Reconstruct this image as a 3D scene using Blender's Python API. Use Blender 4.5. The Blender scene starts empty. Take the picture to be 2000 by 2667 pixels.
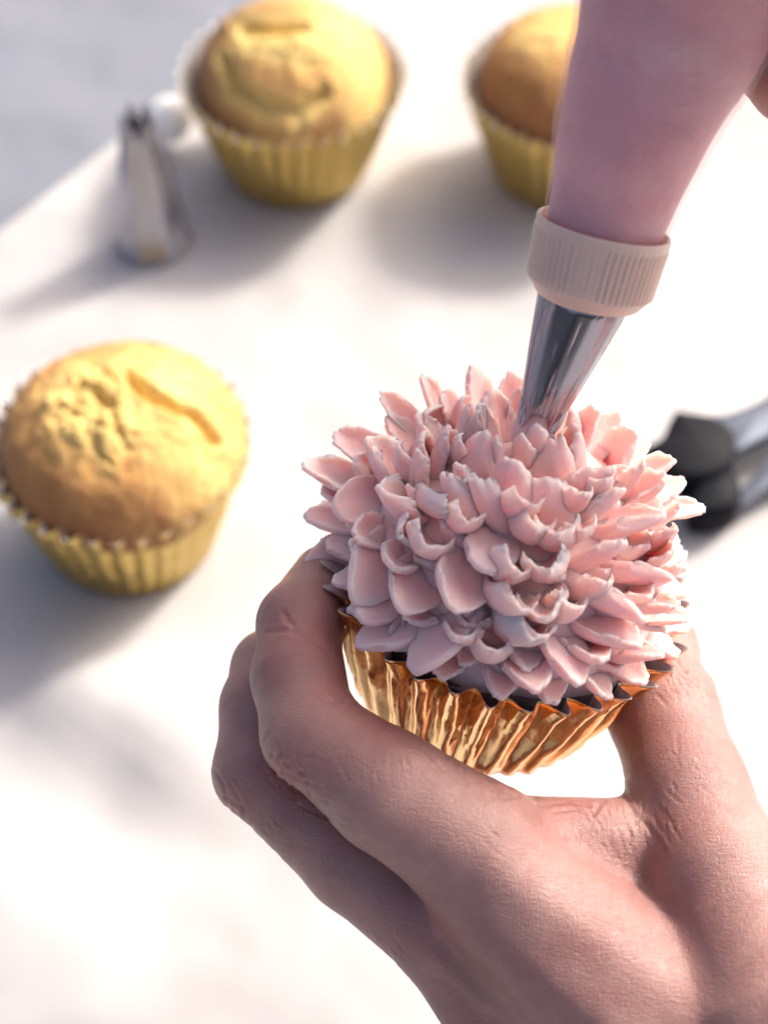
import bpy, math, random
import numpy as np
from mathutils import Vector, Matrix, noise as mn

random.seed(7); np.random.seed(7)
S = 0.01                      # everything below is written in centimetres
sc = bpy.context.scene
C = sc.collection

# ------------------------------------------------------------------ camera
PITCH = math.radians(52.0); FPX = 4500.0; CAMH = 41.3
FWD = np.array([0, math.cos(PITCH), -math.sin(PITCH)])
UP = np.array([0, math.sin(PITCH), math.cos(PITCH)])
RT = np.array([1.0, 0, 0])
CAM = np.array([0, 0, CAMH])
cd = bpy.data.cameras.new('camera'); cam = bpy.data.objects.new('camera', cd); C.objects.link(cam)
cam.location = Vector(CAM * S)
cam.rotation_euler = (math.pi / 2 - PITCH, 0, 0)
cd.sensor_fit = 'VERTICAL'; cd.sensor_height = 36; cd.lens = FPX / 2667 * 36
cd.clip_start = 0.01; cd.clip_end = 50
cd.dof.use_dof = True; cd.dof.focus_distance = 33.0 * S; cd.dof.aperture_fstop = 9.2
sc.camera = cam

# ------------------------------------------------------------------ light
SUN_EL = math.radians(41); SUN_AZ = math.radians(50)      # azimuth clockwise from +Y
w = bpy.data.worlds.new('World'); sc.world = w; w.use_nodes = True
nt = w.node_tree; nt.nodes.clear()
sky = nt.nodes.new('ShaderNodeTexSky'); sky.sky_type = 'NISHITA'; sky.sun_disc = False
sky.sun_elevation = SUN_EL; sky.sun_rotation = SUN_AZ
sky.air_density = 0.5; sky.dust_density = 7.0; sky.ozone_density = 0.2
bg = nt.nodes.new('ShaderNodeBackground'); bg.inputs['Strength'].default_value = 0.15
wo = nt.nodes.new('ShaderNodeOutputWorld')
nt.links.new(sky.outputs[0], bg.inputs[0]); nt.links.new(bg.outputs[0], wo.inputs[0])
ld = bpy.data.lights.new('sun', 'SUN'); ld.energy = 2.7; ld.angle = math.radians(9.0); ld.color = (1.0, 0.93, 0.82)
sun = bpy.data.objects.new('sun', ld); C.objects.link(sun)
tosun = Vector((math.sin(SUN_AZ) * math.cos(SUN_EL), math.cos(SUN_AZ) * math.cos(SUN_EL), math.sin(SUN_EL)))
sun.rotation_euler = tosun.to_track_quat('Z', 'Y').to_euler()
sun.location = tosun * 2
sc.view_settings.view_transform = 'Standard'; sc.view_settings.look = 'None'
sc.view_settings.exposure = 0.85; sc.view_settings.gamma = 1
sc.cycles.use_denoising = True
sc.cycles.max_bounces = 8; sc.cycles.transparent_max_bounces = 8

# ------------------------------------------------------------------ helpers
def P(px, py, Z):
    return CAM + Z * (FWD + (px - 1000) / FPX * RT + (1333.5 - py) / FPX * UP)
def ray(px, py):
    d = FWD + (px - 1000) / FPX * RT + (1333.5 - py) / FPX * UP
    return d
def on_plane(px, py, z=0.0):
    d = ray(px, py); return CAM + d * ((z - CAMH) / d[2])
def project(V):
    R = V - CAM; z = R @ FWD
    return np.stack([1000 + (R @ RT) / z * FPX, 1333.5 - (R @ UP) / z * FPX, z], 1)
def nrm(v):
    v = np.asarray(v, float); return v / np.linalg.norm(v)

def mesh(name, V, F, mats, parent=None, loc=None, smooth=True, idx=None, attr=None):
    """V in cm, in world space minus loc (cm)"""
    V = np.asarray(V, float)
    me = bpy.data.meshes.new(name)
    me.from_pydata((V * S).tolist(), [], [list(map(int, f)) for f in F])
    if not isinstance(mats, (list, tuple)): mats = [mats]
    for m in mats: me.materials.append(m)
    if idx is not None: me.polygons.foreach_set('material_index', np.asarray(idx, dtype=np.int32))
    if smooth: me.polygons.foreach_set('use_smooth', np.ones(len(me.polygons), dtype=bool))
    if attr is not None:
        for k, a in attr.items():
            at = me.attributes.new(k, 'FLOAT', 'POINT'); at.data.foreach_set('value', np.asarray(a, dtype=np.float32))
    me.update()
    o = bpy.data.objects.new(name, me); C.objects.link(o)
    if loc is not None: o.location = Vector(np.asarray(loc) * S)
    if parent is not None: o.parent = parent
    return o
def empty(name, loc, label, cat, group=None):
    o = bpy.data.objects.new(name, None); C.objects.link(o)
    o.location = Vector(np.asarray(loc) * S); o.empty_display_size = 0.01
    tag(o, label, cat, group); return o
def tag(o, label=None, cat=None, group=None, kind=None):
    if label: o['label'] = label
    if cat: o['category'] = cat
    if group: o['group'] = group
    if kind: o['kind'] = kind
    return o

def grid_faces(nu, nv, close_u=True, off=0, flip=False):
    """rows nv, columns nu; index = off + r*nu + c"""
    F = []
    cu = nu if close_u else nu - 1
    for r in range(nv - 1):
        for c in range(cu):
            c2 = (c + 1) % nu
            q = (off + r * nu + c, off + r * nu + c2, off + (r + 1) * nu + c2, off + (r + 1) * nu + c)
            F.append(q[::-1] if flip else q)
    return F

def loft(pts, rad, n=48, sec=None, cap0=True, cap1=True, ref=None):
    pts = np.array(pts, float); m = len(pts); V = []
    T = np.gradient(pts, axis=0); T /= np.linalg.norm(T, axis=1)[:, None]
    a = nrm(np.cross(T[0], ref if ref is not None else (0.13, 0.2, 1.0)))
    for i in range(m):
        a = nrm(a - T[i] * (a @ T[i])); b = np.cross(T[i], a)
        for j in range(n):
            t = 2 * math.pi * j / n
            r = rad[i] * (sec(i / (m - 1), t) if sec else 1)
            V.append(pts[i] + r * (a * math.cos(t) + b * math.sin(t)))
    F = grid_faces(n, m)
    if cap0: V.append(pts[0]); k = len(V) - 1; F += [(k, (j + 1) % n, j) for j in range(n)]
    if cap1: V.append(pts[-1]); k = len(V) - 1; F += [(k, (m - 1) * n + j, (m - 1) * n + (j + 1) % n) for j in range(n)]
    return np.array(V), F

def interp(pts, n):
    """Catmull-Rom resample of rows"""
    pts = np.array(pts, float); m = len(pts); out = []
    ext = np.vstack([2 * pts[0] - pts[1], pts, 2 * pts[-1] - pts[-2]])
    for q in np.linspace(0, m - 1 - 1e-9, n):
        i = int(q); t = q - i; p0, p1, p2, p3 = ext[i:i + 4]
        out.append(0.5 * ((2 * p1) + (-p0 + p2) * t + (2 * p0 - 5 * p1 + 4 * p2 - p3) * t * t + (-p0 + 3 * p1 - 3 * p2 + p3) * t ** 3))
    return np.array(out)

def seg_dist(Q, poly):
    """2-D distance of points Q (n,2) to a polyline"""
    poly = np.array(poly, float); d = np.full(len(Q), 1e9)
    for a, b in zip(poly[:-1], poly[1:]):
        ab = b - a; t = np.clip(((Q - a) @ ab) / max(ab @ ab, 1e-9), 0, 1)
        d = np.minimum(d, np.linalg.norm(Q - a - t[:, None] * ab, axis=1))
    return d

# ------------------------------------------------------------------ materials
def mat(name):
    m = bpy.data.materials.new(name); m.use_nodes = True
    n = m.node_tree.nodes; b = n['Principled BSDF']; return m, m.node_tree, n, b
def node(t, ty, **kw):
    x = t.nodes.new(ty)
    for k, v in kw.items():
        if k in x.inputs: x.inputs[k].default_value = v
        else: setattr(x, k, v)
    return x
def coords(t, scale=(100, 100, 100)):
    tc = node(t, 'ShaderNodeTexCoord'); mp = node(t, 'ShaderNodeMapping')
    mp.inputs['Scale'].default_value = scale
    t.links.new(tc.outputs['Object'], mp.inputs[0]); return mp.outputs[0]
def noise(t, vec, scale, detail=4, rough=0.5):
    x = node(t, 'ShaderNodeTexNoise'); x.inputs['Scale'].default_value = scale
    x.inputs['Detail'].default_value = detail; x.inputs['Roughness'].default_value = rough
    t.links.new(vec, x.inputs['Vector']); return x
def ramp(t, fac, stops):
    r = node(t, 'ShaderNodeValToRGB'); e = r.color_ramp.elements
    while len(e) < len(stops): e.new(0.5)
    for i, (p, c) in enumerate(stops): e[i].position = p; e[i].color = (*c, 1)
    t.links.new(fac, r.inputs[0]); return r.outputs[0]
def bump(t, h, dist, strength=1.0, prev=None):
    b = node(t, 'ShaderNodeBump'); b.inputs['Distance'].default_value = dist; b.inputs['Strength'].default_value = strength
    t.links.new(h, b.inputs['Height'])
    if prev: t.links.new(prev, b.inputs['Normal'])
    return b.outputs[0]
def mixc(t, f, a, b, mode='MIX'):
    m = node(t, 'ShaderNodeMix'); m.data_type = 'RGBA'; m.blend_type = mode
    for s, v in ((0, f), (6, a), (7, b)):
        if hasattr(v, 'links'): t.links.new(v, m.inputs[s])
        else: m.inputs[s].default_value = v if s == 0 else (*v, 1)
    return m.outputs[2]
def math_n(t, op, a, b=None):
    m = node(t, 'ShaderNodeMath'); m.operation = op
    for i, v in enumerate((a, b)):
        if v is None: continue
        if hasattr(v, 'links'): t.links.new(v, m.inputs[i])
        else: m.inputs[i].default_value = v
    return m.outputs[0]

def m_simple(name, col, rough=0.6, metal=0, sss=0, sssr=(0.3, 0.15, 0.1), bmp=0.0, bscale=8, var=0.0, spec=0.5):
    m, t, n, b = mat(name); L = t.links
    v = coords(t)
    if var:
        nz = noise(t, v, bscale * 0.35, 5)
        c = ramp(t, nz.outputs[0], [(0.3, tuple(x * (1 - var) for x in col)), (0.7, tuple(min(1, x * (1 + var)) for x in col))])
        L.new(c, b.inputs['Base Color'])
    else: b.inputs['Base Color'].default_value = (*col, 1)
    b.inputs['Roughness'].default_value = rough; b.inputs['Metallic'].default_value = metal
    b.inputs['Specular IOR Level'].default_value = spec
    if sss:
        b.inputs['Subsurface Weight'].default_value = sss; b.inputs['Subsurface Radius'].default_value = sssr
        b.inputs['Subsurface Scale'].default_value = S
    if bmp:
        L.new(bump(t, noise(t, v, bscale, 6, 0.6).outputs[0], bmp * S), b.inputs['Normal'])
    return m

def m_skin():
    m, t, n, b = mat('skin'); L = t.links; v = coords(t)
    big = noise(t, v, 0.45, 3); med = noise(t, v, 2.6, 5, 0.6)
    c1 = ramp(t, big.outputs[0], [(0.35, (0.335, 0.166, 0.146)), (0.65, (0.42, 0.238, 0.208))])
    c2 = ramp(t, med.outputs[0], [(0.3, (0.86, 0.80, 0.82)), (0.7, (1, 1, 1))])
    c = mixc(t, 1.0, c1, c2, 'MULTIPLY')
    at = node(t, 'ShaderNodeAttribute'); at.attribute_name = 'red'
    c = mixc(t, at.outputs['Fac'], c, (0.36, 0.105, 0.10)); L.new(c, b.inputs['Base Color'])
    wv = noise(t, v, 1.3, 3)
    warp = node(t, 'ShaderNodeVectorMath'); warp.operation = 'SCALE'; warp.inputs['Scale'].default_value = 0.35
    L.new(wv.outputs['Color'], warp.inputs[0])
    ad = node(t, 'ShaderNodeVectorMath'); ad.operation = 'ADD'; L.new(v, ad.inputs[0]); L.new(warp.outputs[0], ad.inputs[1])
    vo = node(t, 'ShaderNodeTexVoronoi'); vo.feature = 'DISTANCE_TO_EDGE'; vo.inputs['Scale'].default_value = 17
    L.new(ad.outputs[0], vo.inputs['Vector'])
    cl = math_n(t, 'MINIMUM', vo.outputs['Distance'], 0.12)
    mp = node(t, 'ShaderNodeMapping'); mp.inputs['Scale'].default_value = (3.0, 16.0, 6.0); mp.inputs['Rotation'].default_value = (0.3, 0.5, 0.7)
    L.new(ad.outputs[0], mp.inputs[0]); st = noise(t, mp.outputs[0], 1.7, 5, 0.6)
    nb = bump(t, cl, 0.07 * S, 0.5)
    nb = bump(t, st.outputs[0], 0.03 * S, 0.65, nb)
    mp2 = node(t, 'ShaderNodeMapping'); mp2.inputs['Scale'].default_value = (14.0, 3.5, 4.0); mp2.inputs['Rotation'].default_value = (0.2, 0.9, 0.3)
    L.new(ad.outputs[0], mp2.inputs[0]); st2 = noise(t, mp2.outputs[0], 1.6, 5, 0.65)
    nb = bump(t, st2.outputs[0], 0.022 * S, 0.65, nb)
    L.new(nb, b.inputs['Normal'])
    b.inputs['Roughness'].default_value = 0.33; b.inputs['Specular IOR Level'].default_value = 0.55
    b.inputs['Subsurface Weight'].default_value = 0.35; b.inputs['Subsurface Radius'].default_value = (0.26, 0.13, 0.09)
    b.inputs['Subsurface Scale'].default_value = S
    return m

def m_frost():
    m, t, n, b = mat('pink_buttercream'); L = t.links; v = coords(t)
    nz = noise(t, v, 1.2, 4)
    c = ramp(t, nz.outputs[0], [(0.3, (0.955, 0.61, 0.585)), (0.7, (0.965, 0.69, 0.66))])
    L.new(c, b.inputs['Base Color'])
    nb = bump(t, noise(t, v, 22, 5, 0.65).outputs[0], 0.02 * S, 0.7)
    nb = bump(t, noise(t, v, 6, 3, 0.5).outputs[0], 0.05 * S, 0.4, nb)
    L.new(nb, b.inputs['Normal'])
    b.inputs['Roughness'].default_value = 0.47; b.inputs['Specular IOR Level'].default_value = 0.35
    b.inputs['Subsurface Weight'].default_value = 1.0; b.inputs['Subsurface Radius'].default_value = (0.30, 0.16, 0.125)
    b.inputs['Subsurface Scale'].default_value = S
    return m

def m_foil(name, col, rough, bmp, cell=3.0):
    m, t, n, b = mat(name); L = t.links; v = coords(t)
    b.inputs['Base Color'].default_value = (*col, 1); b.inputs['Metallic'].default_value = 1.0
    nz = noise(t, v, 2.0, 3)
    L.new(ramp(t, nz.outputs[0], [(0.3, (rough * .6,) * 3), (0.7, (rough * 1.4,) * 3)]), b.inputs['Roughness'])
    vo = node(t, 'ShaderNodeTexVoronoi'); vo.inputs['Scale'].default_value = cell; vo.feature = 'F1'
    mp = node(t, 'ShaderNodeMapping'); mp.inputs['Scale'].default_value = (1, 1.5, 0.8); mp.inputs['Rotation'].default_value = (0.5, 0.4, 0.9)
    L.new(v, mp.inputs[0]); L.new(mp.outputs[0], vo.inputs['Vector'])
    nb = bump(t, vo.outputs['Distance'], bmp * S, 0.8)
    nb = bump(t, noise(t, v, 9, 4).outputs[0], bmp * 0.35 * S, 0.6, nb)
    L.new(nb, b.inputs['Normal'])
    return m

def m_cake():
    m, t, n, b = mat('cake_crust'); L = t.links; v = coords(t)
    at = node(t, 'ShaderNodeAttribute'); at.attribute_name = 'crumb_and_sunlit'  # bare crumb plus the sunlight painted on the right side
    nz = noise(t, v, 1.3, 6, 0.6)
    crust = ramp(t, nz.outputs[0], [(0.3, (0.42, 0.17, 0.05)), (0.55, (0.56, 0.27, 0.075)), (0.75, (0.70, 0.42, 0.12))])
    a2 = node(t, 'ShaderNodeAttribute'); a2.attribute_name = 'browned'
    crust = mixc(t, a2.outputs['Fac'], crust, (0.33, 0.125, 0.045))
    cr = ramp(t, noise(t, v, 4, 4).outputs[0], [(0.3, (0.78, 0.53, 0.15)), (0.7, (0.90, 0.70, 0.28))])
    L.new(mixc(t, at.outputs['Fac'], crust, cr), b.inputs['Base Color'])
    nb = bump(t, noise(t, v, 4.5, 6, 0.72).outputs[0], 0.16 * S, 0.9)
    L.new(nb, b.inputs['Normal'])
    b.inputs['Roughness'].default_value = 0.7
    b.inputs['Subsurface Weight'].default_value = 0.25; b.inputs['Subsurface Radius'].default_value = (0.3, 0.18, 0.06)
    b.inputs['Subsurface Scale'].default_value = S
    return m

def m_film():
    m, t, n, b = mat('clear_plastic_film'); L = t.links; v = coords(t)
    b.inputs['Base Color'].default_value = (0.90, 0.76, 0.76, 1); b.inputs['Roughness'].default_value = 0.20
    b.inputs['Specular IOR Level'].default_value = 0.8
    tr = node(t, 'ShaderNodeBsdfTransparent'); tr.inputs[0].default_value = (0.97, 0.93, 0.95, 1)
    mx = node(t, 'ShaderNodeMixShader'); nz = noise(t, v, 0.9, 5, 0.6)
    L.new(ramp(t, nz.outputs[0], [(0.4, (0.10,) * 3), (0.62, (0.20,) * 3), (0.8, (0.36,) * 3)]), mx.inputs[0])
    L.new(tr.outputs[0], mx.inputs[1]); L.new(b.outputs[0], mx.inputs[2]); L.new(mx.outputs[0], n['Material Output'].inputs[0])
    L.new(bump(t, noise(t, v, 1.1, 5).outputs[0], 0.20 * S, 0.7), b.inputs['Normal'])
    return m

def m_paper(name, col, var):
    m, t, n, b = mat(name); L = t.links; v = coords(t)
    nz = noise(t, v, 0.12, 4)
    L.new(ramp(t, nz.outputs[0], [(0.3, tuple(x * (1 - var) for x in col)), (0.7, col)]), b.inputs['Base Color'])
    nb = bump(t, noise(t, v, 0.22, 1.5, 0.45).outputs[0], 0.6 * S, 0.8)
    nb = bump(t, noise(t, v, 14, 3).outputs[0], 0.006 * S, 0.5, nb); L.new(nb, b.inputs['Normal'])
    b.inputs['Roughness'].default_value = 0.6
    return m

SKIN = m_skin(); FROST = m_frost(); CAKE = m_cake(); FILM = m_film(); FILLING = m_simple('pink_filling', (0.69, 0.34, 0.35), 0.4, 0, sss=0.5, sssr=(0.8, 0.3, 0.35), bmp=0.05, bscale=2, var=0.06)
FOIL = m_foil('rose_gold_foil', (1.0, 0.64, 0.28), 0.12, 0.02, 1.2)
FOIL2 = m_foil('yellow_gold_foil', (0.64, 0.47, 0.15), 0.42, 0.06)
INNER = m_simple('shade_greyed_liner_paper', (0.42, 0.35, 0.36), 0.7, bmp=0.02, var=0.1)  # liner paper greyed to paint the shade inside the held cup
INNER2 = m_simple('white_liner_paper', (0.72, 0.72, 0.70), 0.6, bmp=0.02)
SHADECAKE = m_simple('shade_darkened_cake', (0.17, 0.13, 0.125), 0.8, bmp=0.12, bscale=5, var=0.3)  # cake colour darkened to paint the shade in the rim gap
STEEL = m_simple('brushed_steel', (0.34, 0.33, 0.37), 0.20, 1.0)
STEEL2 = m_simple('satin_steel', (0.34, 0.34, 0.38), 0.30, 1.0)
STEELN, t_, n_n, b_ = mat('smeared_steel')
_at = node(t_, 'ShaderNodeAttribute'); _at.attribute_name = 'smear'
_v = coords(t_); _f = math_n(t_, 'MULTIPLY', _at.outputs['Fac'], 0.8)
t_.links.new(mixc(t_, _f, (0.33, 0.32, 0.36), (0.72, 0.45, 0.45)), b_.inputs['Base Color'])
t_.links.new(math_n(t_, 'SUBTRACT', 1.0, _f), b_.inputs['Metallic'])
t_.links.new(math_n(t_, 'ADD', math_n(t_, 'MULTIPLY', _at.outputs['Fac'], 0.3), 0.2), b_.inputs['Roughness'])
t_.links.new(bump(t_, _at.outputs['Fac'], 0.02 * S, 0.8), b_.inputs['Normal'])
COUPLER = m_simple('cream_plastic', (0.70, 0.51, 0.43), 0.42, 0, sss=0.5, sssr=(0.4, 0.25, 0.2), spec=0.5)
BLACK = m_simple('black_plastic', (0.006, 0.007, 0.011), 0.6, bmp=0.03, bscale=4, spec=0.12)
GREYM = m_simple('grey_metal', (0.10, 0.115, 0.15), 0.5, 0.5)
WHITE = m_simple('plain_white', (0.92, 0.92, 0.92), 0.35, 0, sss=1.0, sssr=(0.8, 0.8, 0.8))
COUNTER = m_paper('pale_blue_counter', (0.185, 0.20, 0.24), 0.08)
PAPER = m_paper('white_parchment', (0.475, 0.462, 0.468), 0.20)

# ------------------------------------------------------------------ setting
tbl = mesh('table', [(-150, -80, -0.5), (150, -80, -0.5), (150, 220, -0.5), (-150, 220, -0.5)], [(0, 1, 2, 3)], COUNTER)
tag(tbl, kind='structure')
# the white sheet: its far-left edge runs diagonally
e0 = on_plane(-200, 745, 0); e1 = on_plane(300, 365, 0); ed = nrm(e1 - e0)
A = e0 - ed * 60; B = e1 + ed * 120; nperp = np.array([ed[1], -ed[0], 0])
nu_, nv_ = 260, 150; Vp = []
shade_buckles = [(on_plane(230, 1830), on_plane(480, 1940), 1.1, 2.0), (on_plane(-60, 2250), on_plane(60, 2350), 0.5, 2.4), (on_plane(60, 820), on_plane(-300, 1000), 0.3, 1.6)]
for j in range(nv_):
    for i in range(nu_):
        p = A + (B - A) * i / (nu_ - 1) + nperp * 120 * (j / (nv_ - 1)) ** 1.6
        z = 0.09 * mn.noise(Vector((p[0] * 0.15, p[1] * 0.12, 2.0))) - 0.09
        for (k0, k1, hh, ww) in shade_buckles:      # ridges shaped into the paper to give soft grey shade
            ab = k1 - k0; t_ = min(1, max(0, ((p - k0) @ ab) / (ab @ ab))); z += hh * math.exp(-(np.linalg.norm(p - k0 - t_ * ab) / ww) ** 2)
        Vp.append((p[0], p[1], z))
ps = mesh('parchment_sheet', Vp, grid_faces(nu_, nv_, False, flip=True), PAPER)
tag(ps, 'large white parchment sheet under the cupcakes, its diagonal edge at upper left', 'paper')
ps.modifiers.new('thickness', 'SOLIDIFY').thickness = 0.0004

# ------------------------------------------------------------------ cup liner
def liner(rt, rb, h, n, amp, mats, name, parent, warp=None, scallop=0.06, seed=0, per=14, crumple=0.0, loc=None, flare=0.03, crisp=False):
    nu, nv = n * per, 22; V = []
    rs = random.Random(seed); ph = [rs.uniform(-.25, .25) for _ in range(n + 1)]; am = [rs.uniform(.75, 1.2) for _ in range(n + 1)]; ph[n] = ph[0]; am[n] = am[0]
    for side in (0, 1):
        for r in range(nv):
            u = r / (nv - 1)
            for c in range(nu):
                f = c / per; k = int(f); fr = f - k
                p = ph[k] * (1 - fr) + ph[k + 1] * fr; a_ = am[k] * (1 - fr) + am[k + 1] * fr
                t = 2 * math.pi * c / nu
                s = math.cos(2 * math.pi * (fr + 0.0) + p)
                s = math.copysign(abs(s) ** 0.6, s) if not crisp else 0.25 * (4 * abs(((fr + p / 6.283) % 1.0) - 0.5) - 1) + 0.75 * math.copysign(abs(s) ** 0.75, s)
                R = rb + (rt - rb) * (u ** 0.92) + amp * (0.25 + 0.75 * u) * s * a_
                if u > 0.82: R += (u - 0.82) / 0.18 * flare * s
                z = h * u + scallop * s * max(0, (u - 0.6) / 0.4)
                if crumple:
                    q = Vector((math.cos(t) * rt * 1.7, math.sin(t) * rt * 1.7, z * 1.3))
                    R += crumple * (mn.noise(q) + 0.5 * abs(mn.noise(q * 2.6))) - (0.05 * max(0, mn.noise(q * 3.3 + Vector((9, 1, 4))) - 0.15) if crisp else 0)
                    z += crumple * 0.8 * mn.noise(q * 0.9 + Vector((5, 5, 5))) * u
                R -= 0.02 * side
                V.append((R * math.cos(t), R * math.sin(t), z))
    F = grid_faces(nu, nv); nf = len(F)
    F += grid_faces(nu, nv, off=nu * nv, flip=True)
    F += [( (nv-1)*nu + c, (nv-1)*nu + (c+1) % nu, nu*nv + (nv-1)*nu + (c+1) % nu, nu*nv + (nv-1)*nu + c) for c in range(nu)]
    V.append((0, 0, 0.0)); F += [(len(V) - 1, (c + 1) % nu, c) for c in range(nu)]
    idx = [0] * nf + [1] * nf + [1] * nu + [0] * nu
    V = np.array(V)
    if warp: V = warp(V)
    return mesh(name, V, F, mats, parent, idx=idx)

# ------------------------------------------------------------------ plain cupcakes
def dome(parent, rd, hd, z0, features, seed, loc, ox=0, oy=0, rough=0.05):
    nr, na = 90, 200; rr = np.linspace(0.0, 1.0, nr); XY = []; V = []
    for i in range(nr):
        for j in range(na):
            t = 2 * math.pi * j / na; r = rr[i]
            wob = 1 + 0.035 * mn.noise(Vector((math.cos(t) * 1.2, math.sin(t) * 1.2, seed)))
            a = r * math.pi / 2 * 1.06
            x = math.sin(min(a, math.pi / 2)) * rd * wob; z = math.cos(a) * hd
            if a > math.pi / 2: z = -(a - math.pi / 2) * 3.5
            V.append((ox + x * math.cos(t), oy + x * math.sin(t), z))
    V = np.array(V); cr = np.zeros(len(V)); Nn = V - np.array([ox, oy, -hd * .6]); Nn /= np.linalg.norm(Nn, axis=1)[:, None]
    q = V[:, :2]
    disp = np.zeros(len(V))
    for kind, pts, wd, dep in features:
        d = seg_dist(q, pts) if len(pts) > 1 else np.linalg.norm(q - np.array(pts[0]), axis=1)
        n1 = np.array([mn.noise(Vector((p[0] * 2.2, p[1] * 2.2, seed + 3))) for p in q])
        g = np.exp(-(d * (1 + 0.5 * n1) / wd) ** 2)
        if kind == 'crack':
            disp -= dep * g; disp += 0.10 * dep * np.exp(-((d - wd * 1.5) / (wd * .7)) ** 2); cr = np.maximum(cr, np.exp(-(d / (wd * 2.2)) ** 2))
        elif kind == 'sunlit_pale': cr = np.maximum(cr, dep * g)  # sunlight from the right painted into the crust as paler colour
        elif kind == 'lump': disp += dep * g
        elif kind == 'rough':
            fb = np.array([mn.fractal(Vector(p) * 1.3, 0.6, 2.3, 6) for p in V]); disp += dep * fb * g; cr = np.maximum(cr, g * 0.9)
    disp += np.array([rough * mn.fractal(Vector(p) * 1.1 + Vector((seed, 0, 0)), 0.9, 2.0, 4) for p in V])
    V = V + Nn * disp[:, None]; V[:, 2] += z0
    hn = np.clip((V[:, 2] - z0) / hd, 0, 1)
    low = np.clip((0.75 - hn) * 1.4, 0, 1) * (1 - cr); cr = np.clip(cr + np.clip((hn - 0.7) * 1.1, 0, 0.25), 0, 1)
    return mesh('cake', V, grid_faces(na, nr), CAKE, parent, attr={'crumb_and_sunlit': cr, 'browned': low})

def cupcake(cx, cy, rt, rb, h, rd, hd, feats, label, seed, n=34, ox=0, oy=0, pxf=True):
    c = on_plane(cx, cy, h)
    base = np.array([c[0], c[1], 0.02])
    e = empty('cupcake', base, label, 'cupcake', 'plain golden cupcakes standing on the white sheet')
    liner(rt, rb, h, n, 0.12, [FOIL2, INNER2], 'foil_cup', e, seed=seed, per=12, crumple=0.03, flare=0.11)
    F = []
    for kind, pts, wd, dep in feats:
        q = [on_plane(x, y, h + hd * 0.85)[:2] - base[:2] for x, y in pts]; F.append((kind, q, wd, dep))
    dome(e, rd, hd, h - 0.35, F, seed, None, ox, oy)
    return e
f1 = [('crack', [(337, 972), (380, 1022), (456, 1052), (500, 1046), (548, 1085)], 0.17, 0.75),
      ('rough', [(215, 1010), (270, 1080)], 1.2, 0.30), ('sunlit_pale', [(450, 980), (520, 1120)], 1.5, 0.85),
      ('crack', [(230, 1000), (290, 1060), (300, 1100)], 0.12, 0.3),
      ('crack', [(375, 940), (355, 975)], 0.07, 0.25),
      ('lump', [(400, 1010), (480, 1090)], 0.35, 0.12),
      ('crack', [(190, 960), (215, 1000), (200, 1045)], 0.09, 0.12), ('crack', [(265, 955), (300, 990)], 0.08, 0.12), ('crack', [(160, 1045), (220, 1090), (300, 1112), (330, 1150)], 0.09, 0.12), ('crack', [(240, 1150), (290, 1180)], 0.07, 0.12)]
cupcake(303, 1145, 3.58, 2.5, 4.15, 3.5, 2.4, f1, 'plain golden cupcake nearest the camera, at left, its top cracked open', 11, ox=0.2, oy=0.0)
f2 = [('crack', [(575, 95), (600, 150), (680, 190), (780, 200), (850, 170)], 0.16, 0.40),
      ('crack', [(640, 60), (700, 75), (790, 70)], 0.22, 0.45),
      ('rough', [(650, 90), (800, 120)], 0.8, 0.2), ('sunlit_pale', [(900, 60), (960, 150)], 1.4, 0.85),
      ('lump', [(640, 20), (800, 20)], 0.5, 0.25)]
cupcake(762, 192, 3.75, 2.5, 3.9, 3.3, 2.6, f2, 'plain golden cupcake behind the standing steel nozzle, peak split open', 23)
cupcake(1490, 205, 3.65, 2.45, 3.9, 3.2, 2.5, [('rough', [(1420, 60)], 1.0, 0.15)], 'smooth topped golden cupcake half hidden behind the pink piping bag', 37)

# ------------------------------------------------------------------ held cupcake frame
RC = P(1318, 1512, 35.0)                                    # rim centre
AX = nrm(RT * 0.185 + UP * 0.766 - FWD * 0.615)             # cup axis, up
E1 = nrm(RT - AX * (RT @ AX)); E2 = np.cross(AX, E1)        # E2 points away from the camera
Mx = np.stack([E1, E2, AX], 1)                              # local -> world
def toL(p): return (np.asarray(p) - RC) @ Mx
def toW(p): return RC + np.asarray(p) @ Mx.T

# ------------------------------------------------------------------ signed distance hands
def rcone(p, a, b, ra, rb):
    ab = b - a; t = np.clip(((p - a) @ ab) / (ab @ ab), 0, 1)
    return np.linalg.norm(p - a - t[:, None] * ab, axis=1) - (ra + (rb - ra) * t)
def smin(a, b, k):
    h = np.clip(0.5 + 0.5 * (b - a) / k, 0, 1); return b + (a - b) * h - k * h * (1 - h)
def chain(p, J, k=0.22):
    d = None
    for (a, b) in zip(J[:-1], J[1:]):
        q = rcone(p, a[0], b[0], a[1], b[1]); d = q if d is None else smin(d, q, k)
    return d
def J(*rows): return [(P(x, y, z), r) for x, y, z, r in rows]
IDX = J((1240, 2208, 32.5, 1.30), (1010, 2060, 32.3, 1.12), (812, 1912, 32.5, 0.93), (776, 1765, 33.2, 0.87), (782, 1625, 34.0, 0.82), (848, 1505, 35.2, 0.68))
MID = J((1170, 2420, 33.8, 1.15), (925, 2240, 34.4, 1.0), (672, 2010, 34.4, 0.87), (680, 1840, 34.9, 0.80), (705, 1742, 35.6, 0.78), (800, 1825, 37.4, 0.66))
RNG = J((1320, 2540, 35.6, 1.0), (1060, 2330, 37.2, 0.78), (1000, 2210, 38.6, 0.72), (1120, 2200, 39.3, 0.64))
PNK = J((1470, 2660, 36.8, 0.9), (1240, 2470, 38.4, 0.68), (1200, 2370, 39.6, 0.62), (1310, 2360, 40.2, 0.56))
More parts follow.
